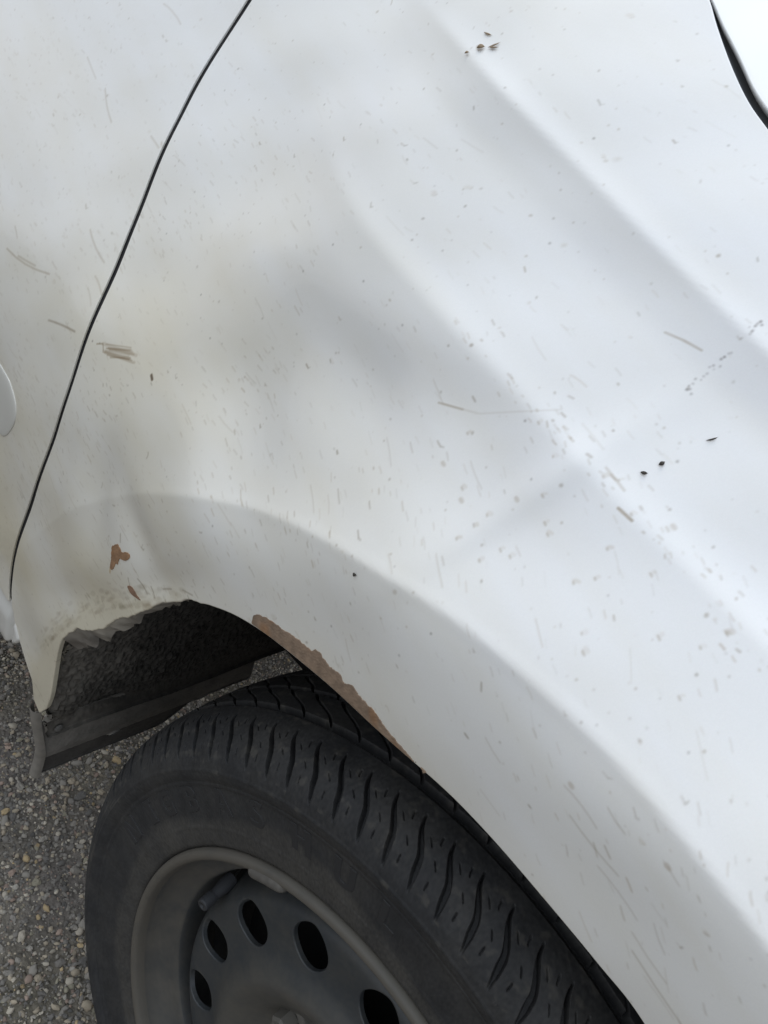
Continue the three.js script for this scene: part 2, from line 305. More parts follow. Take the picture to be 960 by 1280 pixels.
// the door edge of the fender, from the sill upwards, and the rim of the wheel arch, from the rear upwards
const GAP = curve([[-.411, .427], [-.4143, .4429], [-.4138, .462], [-.4085, .4894], [-.4015, .52], [-.3935, .55], [-.3860, .585], [-.3808, .617], [-.3797, .645], [-.3835, .673], [-.3892, .70], [-.3982, .728], [-.4092, .757], [-.4185, .78], [-.4260, .801], [-.4325, .82], [-.4385, .838], [-.4434, .86], [-.4465, .88], [-.4485, .90], [-.456, .95], [-.465, 1.0], [-.470, 1.03]], 90);
const LIP = [...curve([[-.343, .372], [-.338, .393], [-.337, .413], [-.336, .44], [-.332, .463]], 10), ...curve([[-.332, .463], [-.318, .488], [-.303, .502], [-.296, .508], [-.284, .521], [-.272, .541], [-.261, .553], [-.253, .563], [-.246, .571], [-.238, .583], [-.227, .594], [-.218, .604], [-.207, .612], [-.1956, .6190], [-.1784, .6275], [-.1568, .6348], [-.1418, .6382], [-.1259, .6408], [-.1032, .6441], [-.0771, .6470], [-.0586, .6492], [-.0402, .6514], [-.0285, .6525], [-.0167, .6531], [.0037, .6534], [.0327, .652], [.0528, .6504], [.0705, .6489], [.11, .634], [.16, .605], [.21, .565], [.26, .51], [.3, .455]], 420)].map(([x, y]) => { const k = sstep(-.19, -.215, x) * sstep(.44, .47, y), an = Math.atan2(y - ARC[1], x - ARC[0]), j = k * (.0026 * Math.max(-.2, noise.noise(an * 11, 2, 4)) + .0016 * noise.noise(an * 38, 7, 1) + .0009 * noise.noise(an * 120, 3, 1)); return [x - j * Math.cos(an), y - j * Math.sin(an)]; });
const HOODLINE = curve([[.36, .74], [.2, .80], [.06, .857], [-.03, .897], [-.075, .918], [-.1036, .932], [-.119, .9395], [-.1348, .9495], [-.1553, .9645], [-.1681, .9748], [-.194, .992], [-.233, 1.011], [-.30, 1.035], [-.46, 1.06]], 60);
{
  const poly = [[-.367, .382], [-.362, .362], [-.352, .357], ...LIP, [.36, .44], ...HOODLINE, ...GAP.slice().reverse(), [-.4075, .424], [-.404, .415], [-.393, .403]];
  const x0 = -.48, x1 = .36, y0 = .34, y1 = 1.07;
  const map = paintTexture(x0, x1, y0, y1, 2400, (c, X, Y, brown, streak) => {
    const line = (pts, w, st) => { c.strokeStyle = st; c.lineWidth = w * 2400; c.beginPath(); pts.forEach(([x, y], i) => i ? c.lineTo(X(x), Y(y)) : c.moveTo(X(x), Y(y))); c.stroke(); };
    // two scuffs by the door gap
    for (const [a, b, w] of [[[-.370, .688], [-.3365, .6977], .0022], [[-.3665, .6850], [-.3345, .6938], .0016]]) { line([a, b], w, brown(.16)); for (let i = 0; i < 7; i++) { const o = rr(-.0012, .0012); line([[a[0] + rr(0, .01), a[1] + o], [b[0] - rr(0, .008), b[1] + o]], .0005, brown(rr(.25, .55))); } }
    line([[-.3755, .6850], [-.370, .688], [-.3665, .6850]], .0006, brown(.6));
    line([[-.316, .6955], [-.3135, .694]], .0018, brown(.85, .7));
    // a long scratch on the shoulder, a pale crack across the dent's end
    line([[-.081, .8473], [-.072, .848], [-.064, .8478]], .0005, brown(.5));
    line([[-.150, .786], [-.1385, .7797], [-.121, .785], [-.109, .793], [-.0925, .8038]], .0004, brown(.22));
    line([[-.141, .779], [-.1286, .7826]], .0005, brown(.5));
    line([[-.0475, .7855], [-.040, .7845]], .0008, brown(.6)); line([[-.062, .795], [-.05, .7915]], .0005, brown(.35));
    // dirt thrown along the crease
    for (let i = 0; i < 95; i++) { const t = Math.pow(rnd(), .8), x = -.16 + t * .19, y = .812 - t * .036 + gauss() * .014; streak(x, y, rr(.0005, .0036), -.3 + gauss() * .5, rr(.0003, .0006), brown(rr(.12, .4), rr(.8, 1.15))); }
    for (let i = 0; i < 26; i++) { const x = rr(-.13, .02), y = rr(.74, .80); c.fillStyle = brown(rr(.06, .16), 1.2); c.beginPath(); c.ellipse(X(x), Y(y), rr(1.5, 4.5), rr(1, 2.6), rr(-.6, .2), 0, 7); c.fill(); streak(x - .001, y - .001, rr(.0006, .002), -.4, .0006, brown(.35)); }
    for (const [x, y] of [[-.082, .767], [-.102, .753], [-.12, .76], [-.027, .79], [.046, .706], [.006, .702]]) { c.fillStyle = brown(.2, 1.05); c.beginPath(); c.ellipse(X(x), Y(y), 3.8, 2.2, .3, 0, 7); c.fill(); }
    // a run of black specks up the shoulder and single ones
    for (let i = 0; i < 26; i++) { const t = rnd(); c.fillStyle = `rgba(50,40,34,${rr(.4, .9)})`; c.beginPath(); c.ellipse(X(-.0585 + t * .006 + gauss() * .003), Y(.832 + t * .038 + gauss() * .003), rr(.5, 1.3), rr(.5, 1.1), 0, 0, 7); c.fill(); }
    for (let i = 0; i < 70; i++) { c.fillStyle = `rgba(58,48,38,${rr(.25, .55)})`; c.beginPath(); c.arc(X(rr(-.4, .1)), Y(rr(.6, .95)), rr(.5, 1.3), 0, 7); c.fill(); }
    // long grazes on the arch
    for (const [x, y, l] of [[.004, .700, .02], [.012, .692, .026], [.03, .684, .022], [.052, .674, .03], [.056, .668, .03], [.046, .706, .008], [-.03, .69, .018], [-.02, .668, .014], [.02, .706, .012], [.064, .664, .02], [.05, .690, .012]]) streak(x, y, l * rr(.5, 1), rr(-.34, -.16), rr(.00025, .0004), brown(rr(.15, .4), .85));
    // cracks in the paint over the crumpled part
    for (let i = 0; i < 26; i++) { const x = rr(-.34, -.2), y = rr(.56, .66); if (Math.hypot(x + .02, y - .29) < .36) continue; c.strokeStyle = brown(rr(.2, .5), .8); c.lineWidth = rr(.7, 1.4); c.beginPath(); const aa = rr(0, 6); c.arc(X(x), Y(y), rr(3, 10), aa, aa + rr(.5, 1.3)); c.stroke(); }
    // dirt rubbed into the crumpled metal above the lip, and a rusty run under the chip
    for (let i = 0; i < 240; i++) { const x = rr(-.335, -.2), th = Math.atan2(.357, 0), r = .358 + .014 * Math.pow(rnd(), 2), an = rr(122, 158) * Math.PI / 180; c.fillStyle = brown(rr(.03, .09), rr(.6, 1)); c.beginPath(); c.ellipse(X(ARC[0] + r * Math.cos(an) * 1.01), Y(ARC[1] + r * Math.sin(an) * 1.01), rr(3, 14), rr(1.5, 5), -an + Math.PI / 2, 0, 7); c.fill(); }
    for (let i = 0; i < 9; i++) streak(-.2885 + gauss() * .001, .572 - i * .0006, rr(.001, .003), -1.5, .0012, `rgba(190,140,60,.12)`);
    for (const [x, y, l, q] of [[-.287, .6, .006, -1.2], [-.262, .583, .012, -.3], [-.25, .586, .008, -.5], [-.27, .577, .006, -.9], [-.222, .607, .012, .45], [-.24, .592, .01, .7]]) streak(x, y, l, q, .0005, brown(.5, .7));
  });
  const mat = new THREE.MeshPhysicalMaterial({ map, ...PAINT });
  const fender = add('fender', trimmed(x0, x1, 420, y0, y1, 365, inPoly(poly), (u, v) => S(u, v), { round: .0011, fold: .0035, tuck: .001, uv: uvIn(x0, x1, y0, y1) }), mat, car, 'dented white front fender with chipped wheel arch');

  // paint gone down to the brown primer and rust
  const bare = (name, poly2, label, base, lift = .00045) => {
    let a = 9, b = -9, c2 = 9, d = -9; for (const [x, y] of poly2) { a = Math.min(a, x); b = Math.max(b, x); c2 = Math.min(c2, y); d = Math.max(d, y); }
    const g = trimmed(a - .002, b + .002, Math.ceil((b - a + .004) / .0006), c2 - .002, d + .002, Math.ceil((d - c2 + .004) / .0006), inPoly(poly2), (u, v) => S(u, v, lift + .00018 * noise.noise(u * 900, v * 900, 1)), {
      round: .0002, fold: .0004, color: (x, y) => { const n = 1 + .55 * fbm(x * 230, y * 190, 4, 4), r = sstep(.15, .5, fbm(x * 70, y * 70, 9, 2)); return mix(base, [.30, .14, .05], r * .45).map((k) => k * n); } });
    return add(name, g, new THREE.MeshStandardMaterial({ vertexColors: true, roughness: .85 }), fender, label);
  };
  bare('bare_patch', curve([[-.2915, .5855], [-.2895, .5885], [-.2865, .5915], [-.283, .5905], [-.2808, .5895], [-.2775, .592], [-.2738, .5935], [-.2728, .5915], [-.2752, .5875], [-.2778, .5858], [-.2805, .585], [-.2822, .5822], [-.2818, .5795], [-.284, .5782], [-.2848, .575], [-.2868, .5705], [-.2886, .5712], [-.2890, .576], [-.2902, .581]], 120, true).map(([x, y]) => [x + .0005 * noise.noise(x * 700, y * 700, 2), y + .0006 * noise.noise(x * 700, y * 700, 8)]), 'small brown patch of bare primer', [.27, .155, .082]);
  bare('bare_patch', curve([[-.2685, .571], [-.265, .5735], [-.259, .572], [-.254, .5715], [-.258, .5702], [-.264, .569]], 30, true), 'thin rusty crack above the lip', [.22, .13, .08]);
  // the long worn strip on the rim of the arch, its upper edge ragged
  const up = curve([[-.164, .6395], [-.161, .6425], [-.151, .6465], [-.145, .6475], [-.137, .6498], [-.129, .6512], [-.123, .652], [-.1205, .6548], [-.114, .6542], [-.1095, .6535], [-.103, .6552], [-.099, .6532], [-.094, .6562], [-.089, .6553], [-.083, .6551], [-.078, .6556], [-.071, .6537], [-.062, .6525], [-.053, .6518], [-.044, .6512]], 160).map(([x, y]) => [x, y - .0011 + .0009 * noise.noise(x * 420, 2, 3) + .0006 * noise.noise(x * 1100, 5, 3)]);
  const low = curve([[-.1635, .6333], [-.1568, .6350], [-.1418, .6384], [-.1259, .6410], [-.1032, .6443], [-.0771, .6472], [-.0586, .6494], [-.0430, .6512]], 60);
  bare('worn_strip', [...low, ...up.reverse()], 'long brown strip worn bare along the arch rim', [.235, .165, .112]);

  // the crumpled flange that hangs below the rim at the rear, edge torn
  const NT = 64, top = curve([[-.330, .466], [-.312, .495], [-.296, .509], [-.277, .533], [-.261, .554], [-.246, .572], [-.226, .595], [-.206, .612]], NT);
  const tear = [[0, .014], [.08, .020], [.15, .021], [.19, .015], [.25, .017], [.32, .0155], [.36, .0105], [.42, .013], [.5, .0105], [.56, .0115], [.6, .006], [.7, .0065], [.8, .0045], [.9, .003], [1, .0008]];
  const R = [], nr = 6;
  for (let j = 0; j <= nr; j++) R.push(top.map(([x, y], i) => {
    const t = i / NT, f = j / nr; let k = 1; while (k < tear.length - 1 && tear[k][0] < t) k++;
    const q = (t - tear[k - 1][0]) / (tear[k][0] - tear[k - 1][0]), w = (tear[k - 1][1] + (tear[k][1] - tear[k - 1][1]) * q) * (.82 + .16 * noise.noise(t * 17, 1, 2) + .12 * noise.noise(t * 33, 1, 2));
    const dx = ARC[0] - x, dy = ARC[1] - y, l = Math.hypot(dx, dy), z = sheet(x, y);
    const zig = (q) => Math.abs(((q % 1) + 1) % 1 * 2 - 1) - .5, out = -.0005 - .008 * Math.pow(f, 1.2) + f * (.0030 * zig(t * 4.3 + f * .5) + .0022 * zig(t * 9.7 - f * 1.1 + .3 * noise.noise(t * 5, 1, 1)) + .0006 * noise.noise(t * 23, f * 6, 8));
    return [x + dx / l * (w * f - .0016), y + dy / l * (w * f - .0016), z + out];
  }));
  const g = rows(R, { color: (p, i, j) => { const n = .75 + .5 * fbm(p[0] * 60, p[1] * 60, 3, 3); return mix([.50, .46, .385], [.17, .15, .125], Math.min(1, .75 * j / nr + .6 * sstep(.35, .0, i / NT))).map((k) => k * n); } });
  const gf = g.toNonIndexed(); gf.computeVertexNormals();
  add('bent_flange', gf, new THREE.MeshStandardMaterial({ vertexColors: true, roughness: .7, side: THREE.DoubleSide }), fender, 'crumpled and torn rear part of the arch rim, smeared with dirt');
}
{ // front door, its rub strip, and the black channel seen through the gap
  const x0 = -1.25, x1 = -.365, y0 = .40, y1 = 1.07, edge = GAP.map(([x, y]) => [x - .0066 - .0008 * sstep(.6, .5, y), y]);
  const poly = [[x0, .432], [-.46, .432], ...edge, [-.475, 1.06], [x0, 1.06]];
  const map = paintTexture(x0, x1, y0, y1, 1700, (c, X, Y, brown, streak) => {
    streak(-.518, .6878, .062, .13, .0005, brown(.6)); streak(-.50, .690, .025, .14, .0008, brown(.35)); streak(-.4351, .6716, .035, .25, .0007, brown(.6, .8));
    for (let i = 0; i < 16; i++) streak(rr(-.6, -.4), rr(.68, .9), rr(.01, .035), rr(-.5, -.2), .0006, brown(rr(.15, .4)));
  });
  const door = add('door', trimmed(x0, x1, 440, y0, y1, 335, inPoly(poly), (u, v) => S(u, v, -.0004), { round: .0005, fold: .0010, tuck: .0002, uv: uvIn(x0, x1, y0, y1) }), new THREE.MeshPhysicalMaterial({ map, ...PAINT }), car, 'dirty white front door');
  // the rounded front end of the side moulding
  const strip = [[-.9, .566], [-.47, .563], [-.456, .566], [-.446, .577], [-.4405, .590], [-.443, .600], [-.452, .607], [-.466, .612], [-.9, .617]];
  const d = inPoly(curve(strip, 120, true));
  add('side_moulding', trimmed(-.86, -.43, 300, .555, .625, 60, (x, y) => Math.min(d(x, y), x + .855), (u, v) => { const k = Math.max(0, Math.min(.010, d(u, v))) / .010; return S(u, v, .0003 + .0007 * Math.sqrt(1 - (1 - k) * (1 - k))); }, { round: .0008, fold: .004 }), new THREE.MeshPhysicalMaterial({ color: new THREE.Color().setRGB(.58, .565, .51), roughness: .5, clearcoat: .8, clearcoatRoughness: .1 }), door, 'rounded end of the white moulding along the door');
  const back = [-.022, -.008].map((o) => o), ch = [];
  for (const k of [0, 1, 2, 3]) ch.push(GAP.map(([x, y]) => [x + [.006, .001, -.006, -.011][k], y, sheet(x, y) + [-.0026, -.0028, -.0026, -.0026][k]]));
  add('door_gap_seal', rows(ch), new THREE.MeshStandardMaterial({ color: new THREE.Color().setRGB(.012, .012, .013), roughness: .8 }), car);
}
{ // sill below the door
  const out = [[-1.25, .335], [-.52, .345], [-.455, .358], [-.43, .372], [-.412, .388], [-.4, .398], [-.397, .4035], [-.4045, .413], [-.409, .424], [-.413, .4265], [-.46, .427], [-1.25, .427]];
  const d = inPoly(out);
  add('sill', trimmed(-1.25, -.39, 430, .33, .43, 60, d, (u, v) => { const k = sstep(.427, .408, v); return S(u, v, -.002 + .0035 * k - .03 * Math.pow(sstep(.40, .34, v), 2) - .005 * Math.exp(-Math.pow((u + .4095) / .0035, 2)) * sstep(.427, .41, v)); }, { round: .003, fold: .06, tuck: .0 }), new THREE.MeshPhysicalMaterial({ color: new THREE.Color().setRGB(.60, .585, .54), ...PAINT }), car, 'white sill end below the door');
  const u = new THREE.Shape(); u.moveTo(-1.3, .28); u.lineTo(-.42, .28); u.lineTo(-.40, .42); u.lineTo(-1.3, .42);
  add('underbody', new THREE.ExtrudeGeometry(u, { depth: 1.35, bevelEnabled: false }).translate(0, 0, -1.40), new THREE.MeshStandardMaterial({ color: new THREE.Color().setRGB(.02, .02, .02), roughness: .9 }), car);
}
{ // bonnet: rises from the shut line and turns over to the top
  const B = HOODLINE.map(([x, y], i) => { const n = HOODLINE.length, a = HOODLINE[Math.max(0, i - 1)], b = HOODLINE[Math.min(n - 1, i + 1)], l = Math.hypot(b[0] - a[0], b[1] - a[1]); const nx = (b[1] - a[1]) / l, ny = -(b[0] - a[0]) / l; const w = .0042 - .0032 * sstep(-.135, -.175, x) + .001 * sstep(-.13, -.1, x); return [x + nx * w, y + ny * w, sheet(x, y) - .0035 - w * .7, nx, ny]; });
  const R = [], steps = [[.004, -.003], [.0006, -.0016], [0, -.0006]];
  for (let k = 0; k <= 6; k++) steps.push([.0022 * k / 6 * .72, .0022 * k / 6 * .69]);
  for (let k = 1; k <= 26; k++) { const p = steps[steps.length - 1], a = .62 * Math.exp(-k / 9) + .16, l = .006 + k * .0016; steps.push([p[0] + l * Math.cos(a), p[1] + l * Math.sin(a)]); }
  for (const [inw, up] of steps) R.push(B.map(([x, y, z, nx, ny]) => [x + nx * inw * .35, y + up + Math.max(0, ny) * inw * .12, z - inw * .92]));
  const hood = add('hood', rows(R.reverse()), new THREE.MeshPhysicalMaterial({ color: new THREE.Color().setRGB(.84, .84, .82), ...PAINT }), car, 'white bonnet edge beyond the shut line');
  const C = [0, 1, 2, 3].map((k) => HOODLINE.map(([x, y], i) => { const b = B[i], t = [-.15, .1, 1.0, 1.4][k], dz = [-.003, -.008, -.009, -.006][k]; return [x + (b[0] - x) * t, y + (b[1] - y) * t, sheet(x, y) + dz - .7 * .009 * Math.max(0, t)]; }));
  add('shut_line_ledge', rows(C), new THREE.MeshStandardMaterial({ color: new THREE.Color().setRGB(.06, .063, .067), roughness: .6 }), car);
}
{ // wheel arch liner and mud flap
  const path = [[-.367, .232], [-.3655, .262], [-.3645, .272], [-.3635, .276], [-.3630, .30], [-.3625, .34], [-.361, .38], [-.356, .42], [-.348, .455]];
  for (let a = 151; a >= -8; a -= 3) path.push([ARC[0] + .369 * Math.cos(a * Math.PI / 180), ARC[1] + .369 * Math.sin(a * Math.PI / 180)]);
  const c = new THREE.CatmullRomCurve3(path.map(([x, y]) => new THREE.Vector3(x, y, 0)), false, 'centripetal'), len = c.getLength(); c.arcLengthDivisions = 600;
  const pts = c.getSpacedPoints(600), at = (s) => { const k = Math.min(599.999, Math.max(0, s / len * 600)), i = Math.floor(k), f = k - i; return [pts[i].x * (1 - f) + pts[i + 1].x * f, pts[i].y * (1 - f) + pts[i + 1].y * f]; };
  const nrm = (s) => { const a = at(s - .001), b = at(s + .001), l = Math.hypot(b[0] - a[0], b[1] - a[1]); return [(b[1] - a[1]) / l, -(b[0] - a[0]) / l]; };
  const P = (s, w, felt0) => {
    const felt = felt0 * (felt0 < 1 ? 1 : .12 + .88 * sstep(.078, .118, s)); // s up along the liner, w inwards from its outer edge
    const [x, y] = at(s), [nx, ny] = nrm(s);
    const slot = Math.exp(-Math.pow((s - .092 - .10 * (w - .07) - .012 * Math.sin((w - .03) * 60)) / .006, 2)) * sstep(.028, .045, w) * sstep(.12, .095, w);
    const h = felt * (.0028 * fbm(s * 60, w * 60, 1, 3) + .0030 * noise.noise(s * 210, w * 210, 6) + .0016 * noise.noise(s * 480, w * 480, 3)) + .006 * fbm(s * 12, w * 12, 8, 2) * felt - .011 * slot * felt
      + .008 * sstep(.012, -.012, w - .13 - .5 * (s - .13)) * sstep(.09, .13, s);
    const fr = felt0 < 1 ? 0 : .0022; return [x + nx * (h + fr), y + ny * (h + fr), .004 + .020 * sstep(.02, .13, s) - .028 * sstep(.23, .30, s) - w + 0 + .003 * noise.noise(s * 25, 2, 2)];
  };
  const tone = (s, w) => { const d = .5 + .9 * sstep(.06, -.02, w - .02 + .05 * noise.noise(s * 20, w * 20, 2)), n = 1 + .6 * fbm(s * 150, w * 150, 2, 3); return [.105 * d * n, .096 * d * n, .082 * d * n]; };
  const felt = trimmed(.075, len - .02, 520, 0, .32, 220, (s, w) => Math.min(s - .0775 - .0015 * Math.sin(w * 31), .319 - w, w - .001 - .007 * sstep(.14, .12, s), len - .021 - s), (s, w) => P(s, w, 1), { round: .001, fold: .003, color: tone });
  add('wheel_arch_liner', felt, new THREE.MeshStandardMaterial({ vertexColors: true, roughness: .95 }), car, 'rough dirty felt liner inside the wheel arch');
  const flap = trimmed(0, .10, 130, -.012, .25, 250, (s, w) => Math.min(s - .004 - .035 * sstep(.13, .19, w), .098 - s, .245 - w, w - .003, Math.hypot(s - .028, w - .075) - .0085), (s, w) => { const p = P(s, w, .12); return [p[0] - .006 * sstep(.036, .026, s), p[1], p[2] - .002]; },
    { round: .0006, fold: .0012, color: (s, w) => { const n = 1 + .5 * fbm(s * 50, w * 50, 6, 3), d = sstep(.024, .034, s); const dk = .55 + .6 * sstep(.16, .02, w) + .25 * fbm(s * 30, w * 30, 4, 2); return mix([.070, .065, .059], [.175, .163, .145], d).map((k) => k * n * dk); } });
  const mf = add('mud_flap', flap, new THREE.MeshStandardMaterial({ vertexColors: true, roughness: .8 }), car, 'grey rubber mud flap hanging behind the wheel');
  // the dusty outer edge of the flap
  const R = []; for (let j = 0; j <= 40; j++) { const s = .004 + j / 40 * .110, [x, y] = at(s), t = j / 40, wv = .0003 * noise.noise(s * 90, 1, 7); const r = []; for (let i = 0; i <= 8; i++) { const a = i / 8 * Math.PI; r.push([x - .006 + .003 * t + .0068 * Math.cos(a) + wv, y, .004 + .020 * sstep(.02, .13, s) - .0045 + .0062 * Math.sin(a)]); } R.push(r); }
  add('flap_edge', rows(R.reverse(), { color: (p) => { const n = 1 + .35 * fbm(p[0] * 120, p[1] * 120, p[2] * 120, 3); return [.20 * n, .183 * n, .157 * n]; } }), new THREE.MeshStandardMaterial({ vertexColors: true, roughness: .85, side: THREE.DoubleSide }), mf, 'dusty outer edge of the flap');
  add('flap_backing', new THREE.CylinderGeometry(.013, .013, .003, 24).rotateZ(Math.PI / 2).translate(-.377, .262, -.075), new THREE.MeshStandardMaterial({ color: new THREE.Color().setRGB(.006, .006, .006), roughness: .9 }), mf);
  add('fastener', new THREE.SphereGeometry(.0042, 18, 10).scale(.45, 1, 1).translate(-.3585, .315, -.002), new THREE.MeshStandardMaterial({ color: new THREE.Color().setRGB(.13, .125, .115), roughness: .7 }), mf);
  // the blind inner wall of the arch
  const w = new THREE.Shape(); w.moveTo(ARC[0] + .37, .285); w.absarc(ARC[0], ARC[1], .37, 0, Math.PI, false); w.lineTo(-.39, .285); w.lineTo(ARC[0] + .37, .285);
  add('inner_wall', new THREE.ExtrudeGeometry(w, { depth: .02, bevelEnabled: false, curveSegments: 48 }).translate(0, 0, -.32), new THREE.MeshStandardMaterial({ color: new THREE.Color().setRGB(.012, .012, .013), roughness: .9 }), car);
}
// ================= the front wheel =================
const wheel = new THREE.Group(); wheel.name = 'front_wheel'; wheel.position.set(0, .29, 0); car.add(wheel); wheel.userData.label = 'black steel front wheel with a worn tyre';
const D = Math.PI / 180;
{
  const half = [[-.006, .190], [-.0045, .1945], [-.001, .198], [.0005, .204], [.0016, .2135], [.0026, .225], [.0036, .236], [.0046, .2445], [.0078, .2520], [.0080, .2565], [.0062, .263], [.001, .2715], [-.005, .2775], [-.012, .2822], [-.020, .2852], [-.034, .2880], [-.050, .2896], [-.064, .2906], [-.078, .2909]];
  const prof = [...half, ...half.slice(0, -1).reverse().map(([z, r]) => [-.156 - z, r])];
  const c = new THREE.CatmullRomCurve3(prof.map(([z, r]) => new THREE.Vector3(z, r, 0)), false, 'centripetal'); c.arcLengthDivisions = 2000;
  const len = c.getLength(), NP = 2400, pp = c.getSpacedPoints(NP);
  const at = (s) => { const k = Math.min(NP - .001, Math.max(0, s / len * NP)), i = Math.floor(k), f = k - i; return [pp[i].x * (1 - f) + pp[i + 1].x * f, pp[i].y * (1 - f) + pp[i + 1].y * f]; };
  const sOfZ = (z0) => { for (let i = NP >> 3; i < NP; i++) if (pp[i].x < z0 && pp[i].y > .27) return i / NP * len; return 0; };
  const sOfR = (r0) => { for (let i = 0; i < NP; i++) if (pp[i].y > r0) return i / NP * len; return 0; };
  const G1 = sOfZ(-.0340), G2 = sOfZ(-.0640), G3 = sOfZ(-.092), G4 = sOfZ(-.1208), top = sOfZ(-.0205), bot = sOfR(.2625);
  const pulse = (d, w, e) => 1 - sstep(w - e, w + e, Math.abs(d));
  const wrap = (a, p) => a - p * Math.round(a / p);
  const P1 = 360 / 86, P2 = 360 / 72;
  const sipes = [[.34, .15, 1], [.66, .24, 0], [.48, .48, 0], [.56, .74, 1]];
  const depth = (th, s) => { // th in degrees
    let d = 0;
    const wob = .0004 * noise.noise(th * .9, 4, 1);
    d = Math.max(d, .0062 * pulse(s - G1 + wob, .0030, .0007), .0055 * pulse(s - G2 + wob, .0016, .0007), .0055 * pulse(s - G3, .0016, .0007), .006 * pulse(s - G4, .0024, .0008));
    if (s < top + .001 && s > bot - .004) {
      const f = (top - s) / (top - bot), off = -1.3 * sstep(.10, .6, f) - 2.3 * f;
      const k = Math.round((th - 128.7 - off) / P1), jit = .35 * noise.noise(k * 3.7, 1, 5);
      const a = wrap(th - 128.7 - off - jit, P1) * D * .285;
      const w = .0016 * sstep(-.02, .4, f) * (1 - .75 * sstep(.7, 1.0, f)) + .0003;
      d = Math.max(d, (.0052 - .003 * sstep(.6, 1, f)) * pulse(a, w, .00035) * sstep(1.04, .9, f) * sstep(-.03, .03, f));
      // short sipes on each block
      const u = ((th - 128.7 - off) / P1 % 1 + 1) % 1;
      for (const [x, y, o] of sipes) { const b = Math.floor((th - 128.7 - off) / P1), yy = y + .06 * noise.noise(b * 5.1, x * 9, 2), q = (u - x - .05 * noise.noise(b * 3.3, y * 7, 4)) * P1 * D * .285, v = (f - yy) * (top - bot); const ln = o ? .0022 : .0017; if (Math.abs(v) < .003) d = Math.max(d, .0017 * pulse(q - v * (o ? .15 : -.35), .00034, .00024) * pulse(v, ln, .0003)); }
    }
    if (s > G1 && s < G2) { const f = (s - G1) / (G2 - G1), a = wrap(th - 132.5 - 8 * (f - .25 * Math.sin(f * 2 * Math.PI) / Math.PI), P2) * D * .289; d = Math.max(d, .0045 * pulse(a, .0010 + .0004 * f, .0005)); }
    if (s > G2 && s < G3) { const f = (s - G2) / (G3 - G2), a = wrap(th - 137 - 6 * sstep(0, 1, f), P2) * D * .29; d = Math.max(d, .0045 * pulse(a, .0011, .0005) * sstep(1.0, .9, f)); }
    if (s > G3 && s < G4) { const f = (s - G3) / (G4 - G3), a = wrap(th - 134 + 8 * f, P2) * D * .289; d = Math.max(d, .0045 * pulse(a, .0011, .0005)); }
    return d;
  };
  // angles: fine where the photograph looks, coarse elsewhere
  const ths = []; for (let a = 64; a < 172; a += .095) ths.push(a); for (let a = 172; a < 232; a += .5) ths.push(a); for (let a = 232; a <= 424.001; a += 1.6) ths.push(a); ths.push(424);
  const ss = []; const G2e = G2 + .012; for (let s = 0; s < bot - .004; s += .0012) ss.push(s); for (let s = bot - .004; s < G2e; s += .0005) ss.push(s); for (let s = G2e; s < G4 + .01; s += .0011) ss.push(s); for (let s = G4 + .01; s < len; s += .005) ss.push(s); ss.push(len);
  const rB = sOfR(.2445), rT = sOfR(.2555), rIn = sOfR(.2185), prIn = sOfR(.2115);
  const skin = ss.map((s) => { const a = at(s - .0008), b = at(s + .0008), l = Math.hypot(b[0] - a[0], b[1] - a[1]), p = at(s); return [p[0], p[1], (b[1] - a[1]) / l, -(b[0] - a[0]) / l]; });
  const R = ths.map((th) => { const C = Math.cos(th * D), Sn = Math.sin(th * D); return ss.map((s, i) => {
    let d = i > ss.length - 8 || i < 6 ? 0 : depth(th, s); const [z, r, nz, nr] = skin[i];
    // moulded rings of the sidewall and a little wear
    if (s < bot) d += -.0007 * pulse(s - rB, .0007, .0006) - .0008 * pulse(s - rT, .0008, .0006) + .0005 * pulse(s - rB - .002, .0006, .0006) - .0006 * pulse(s - prIn, .0006, .0005);
    d += .00025 * fbm(th * 1.7, s * 260, 3, 2);
    const rad = r - nr * d; return [C * rad, Sn * rad, z - nz * d, th, s, d]; }); });
  const tone = (p) => {
    const [, , , th, s, d] = p, n = fbm(th * .35, s * 60, 1, 3), n2 = fbm(th * 2.2, s * 300, 5, 2), n3 = fbm(th * .12, s * 25, 9, 2);
    let k = .021 + .012 * n + .006 * n2, dust = .25 + .9 * n3 + .5 * n2;
    const inner = sstep(.006, -.004, s - rIn - .012 * noise.noise(th * .03, 2, 8) * 1.6 - .003 * noise.noise(th * .2, 2, 8));
    dust = Math.max(dust * .45, inner * (.62 + .5 * n2 + .5 * n3));
    if (s < bot) { // chalky scuffs along the widest ring and the shoulder
      dust += .9 * pulse(s - rT, .0014, .001) * sstep(.1, .4, fbm(th * .33, 3, 2, 5)) + .9 * sstep(.12, .45, fbm(th * .25, s * 45, 14, 2)) * sstep(.2, .5, noise.noise(th * 6, s * 260, 2)) * sstep(rB, rT, s);
    dust += 1.1 * sstep(.12, .4, fbm(th * .09, s * 700, 4, 2)) * sstep(150, 168, th) * sstep(rT - .004, rT + .002, s);
    } else dust += .55 * sstep(.1, .4, fbm(th * .5, s * 120, 19, 3));
    if (d > .002) dust *= .3;
    dust = Math.min(1.5, Math.max(0, dust));
    return [Math.max(.009, k * .90 + .044 * dust), Math.max(.009, k * .91 + .039 * dust), Math.max(.010, k * .95 + .030 * dust)];
  };
  const g = rows(R, { color: tone });
  add('tyre', g, new THREE.MeshStandardMaterial({ vertexColors: true, roughness: .72 }), wheel, 'worn black tyre with dusty sidewall');

  // raised lettering on the sidewall, half worn away
  const font = await new FontLoader().loadAsync('fonts/droid/droid_sans_bold.typeface.json');
  const parts = [];
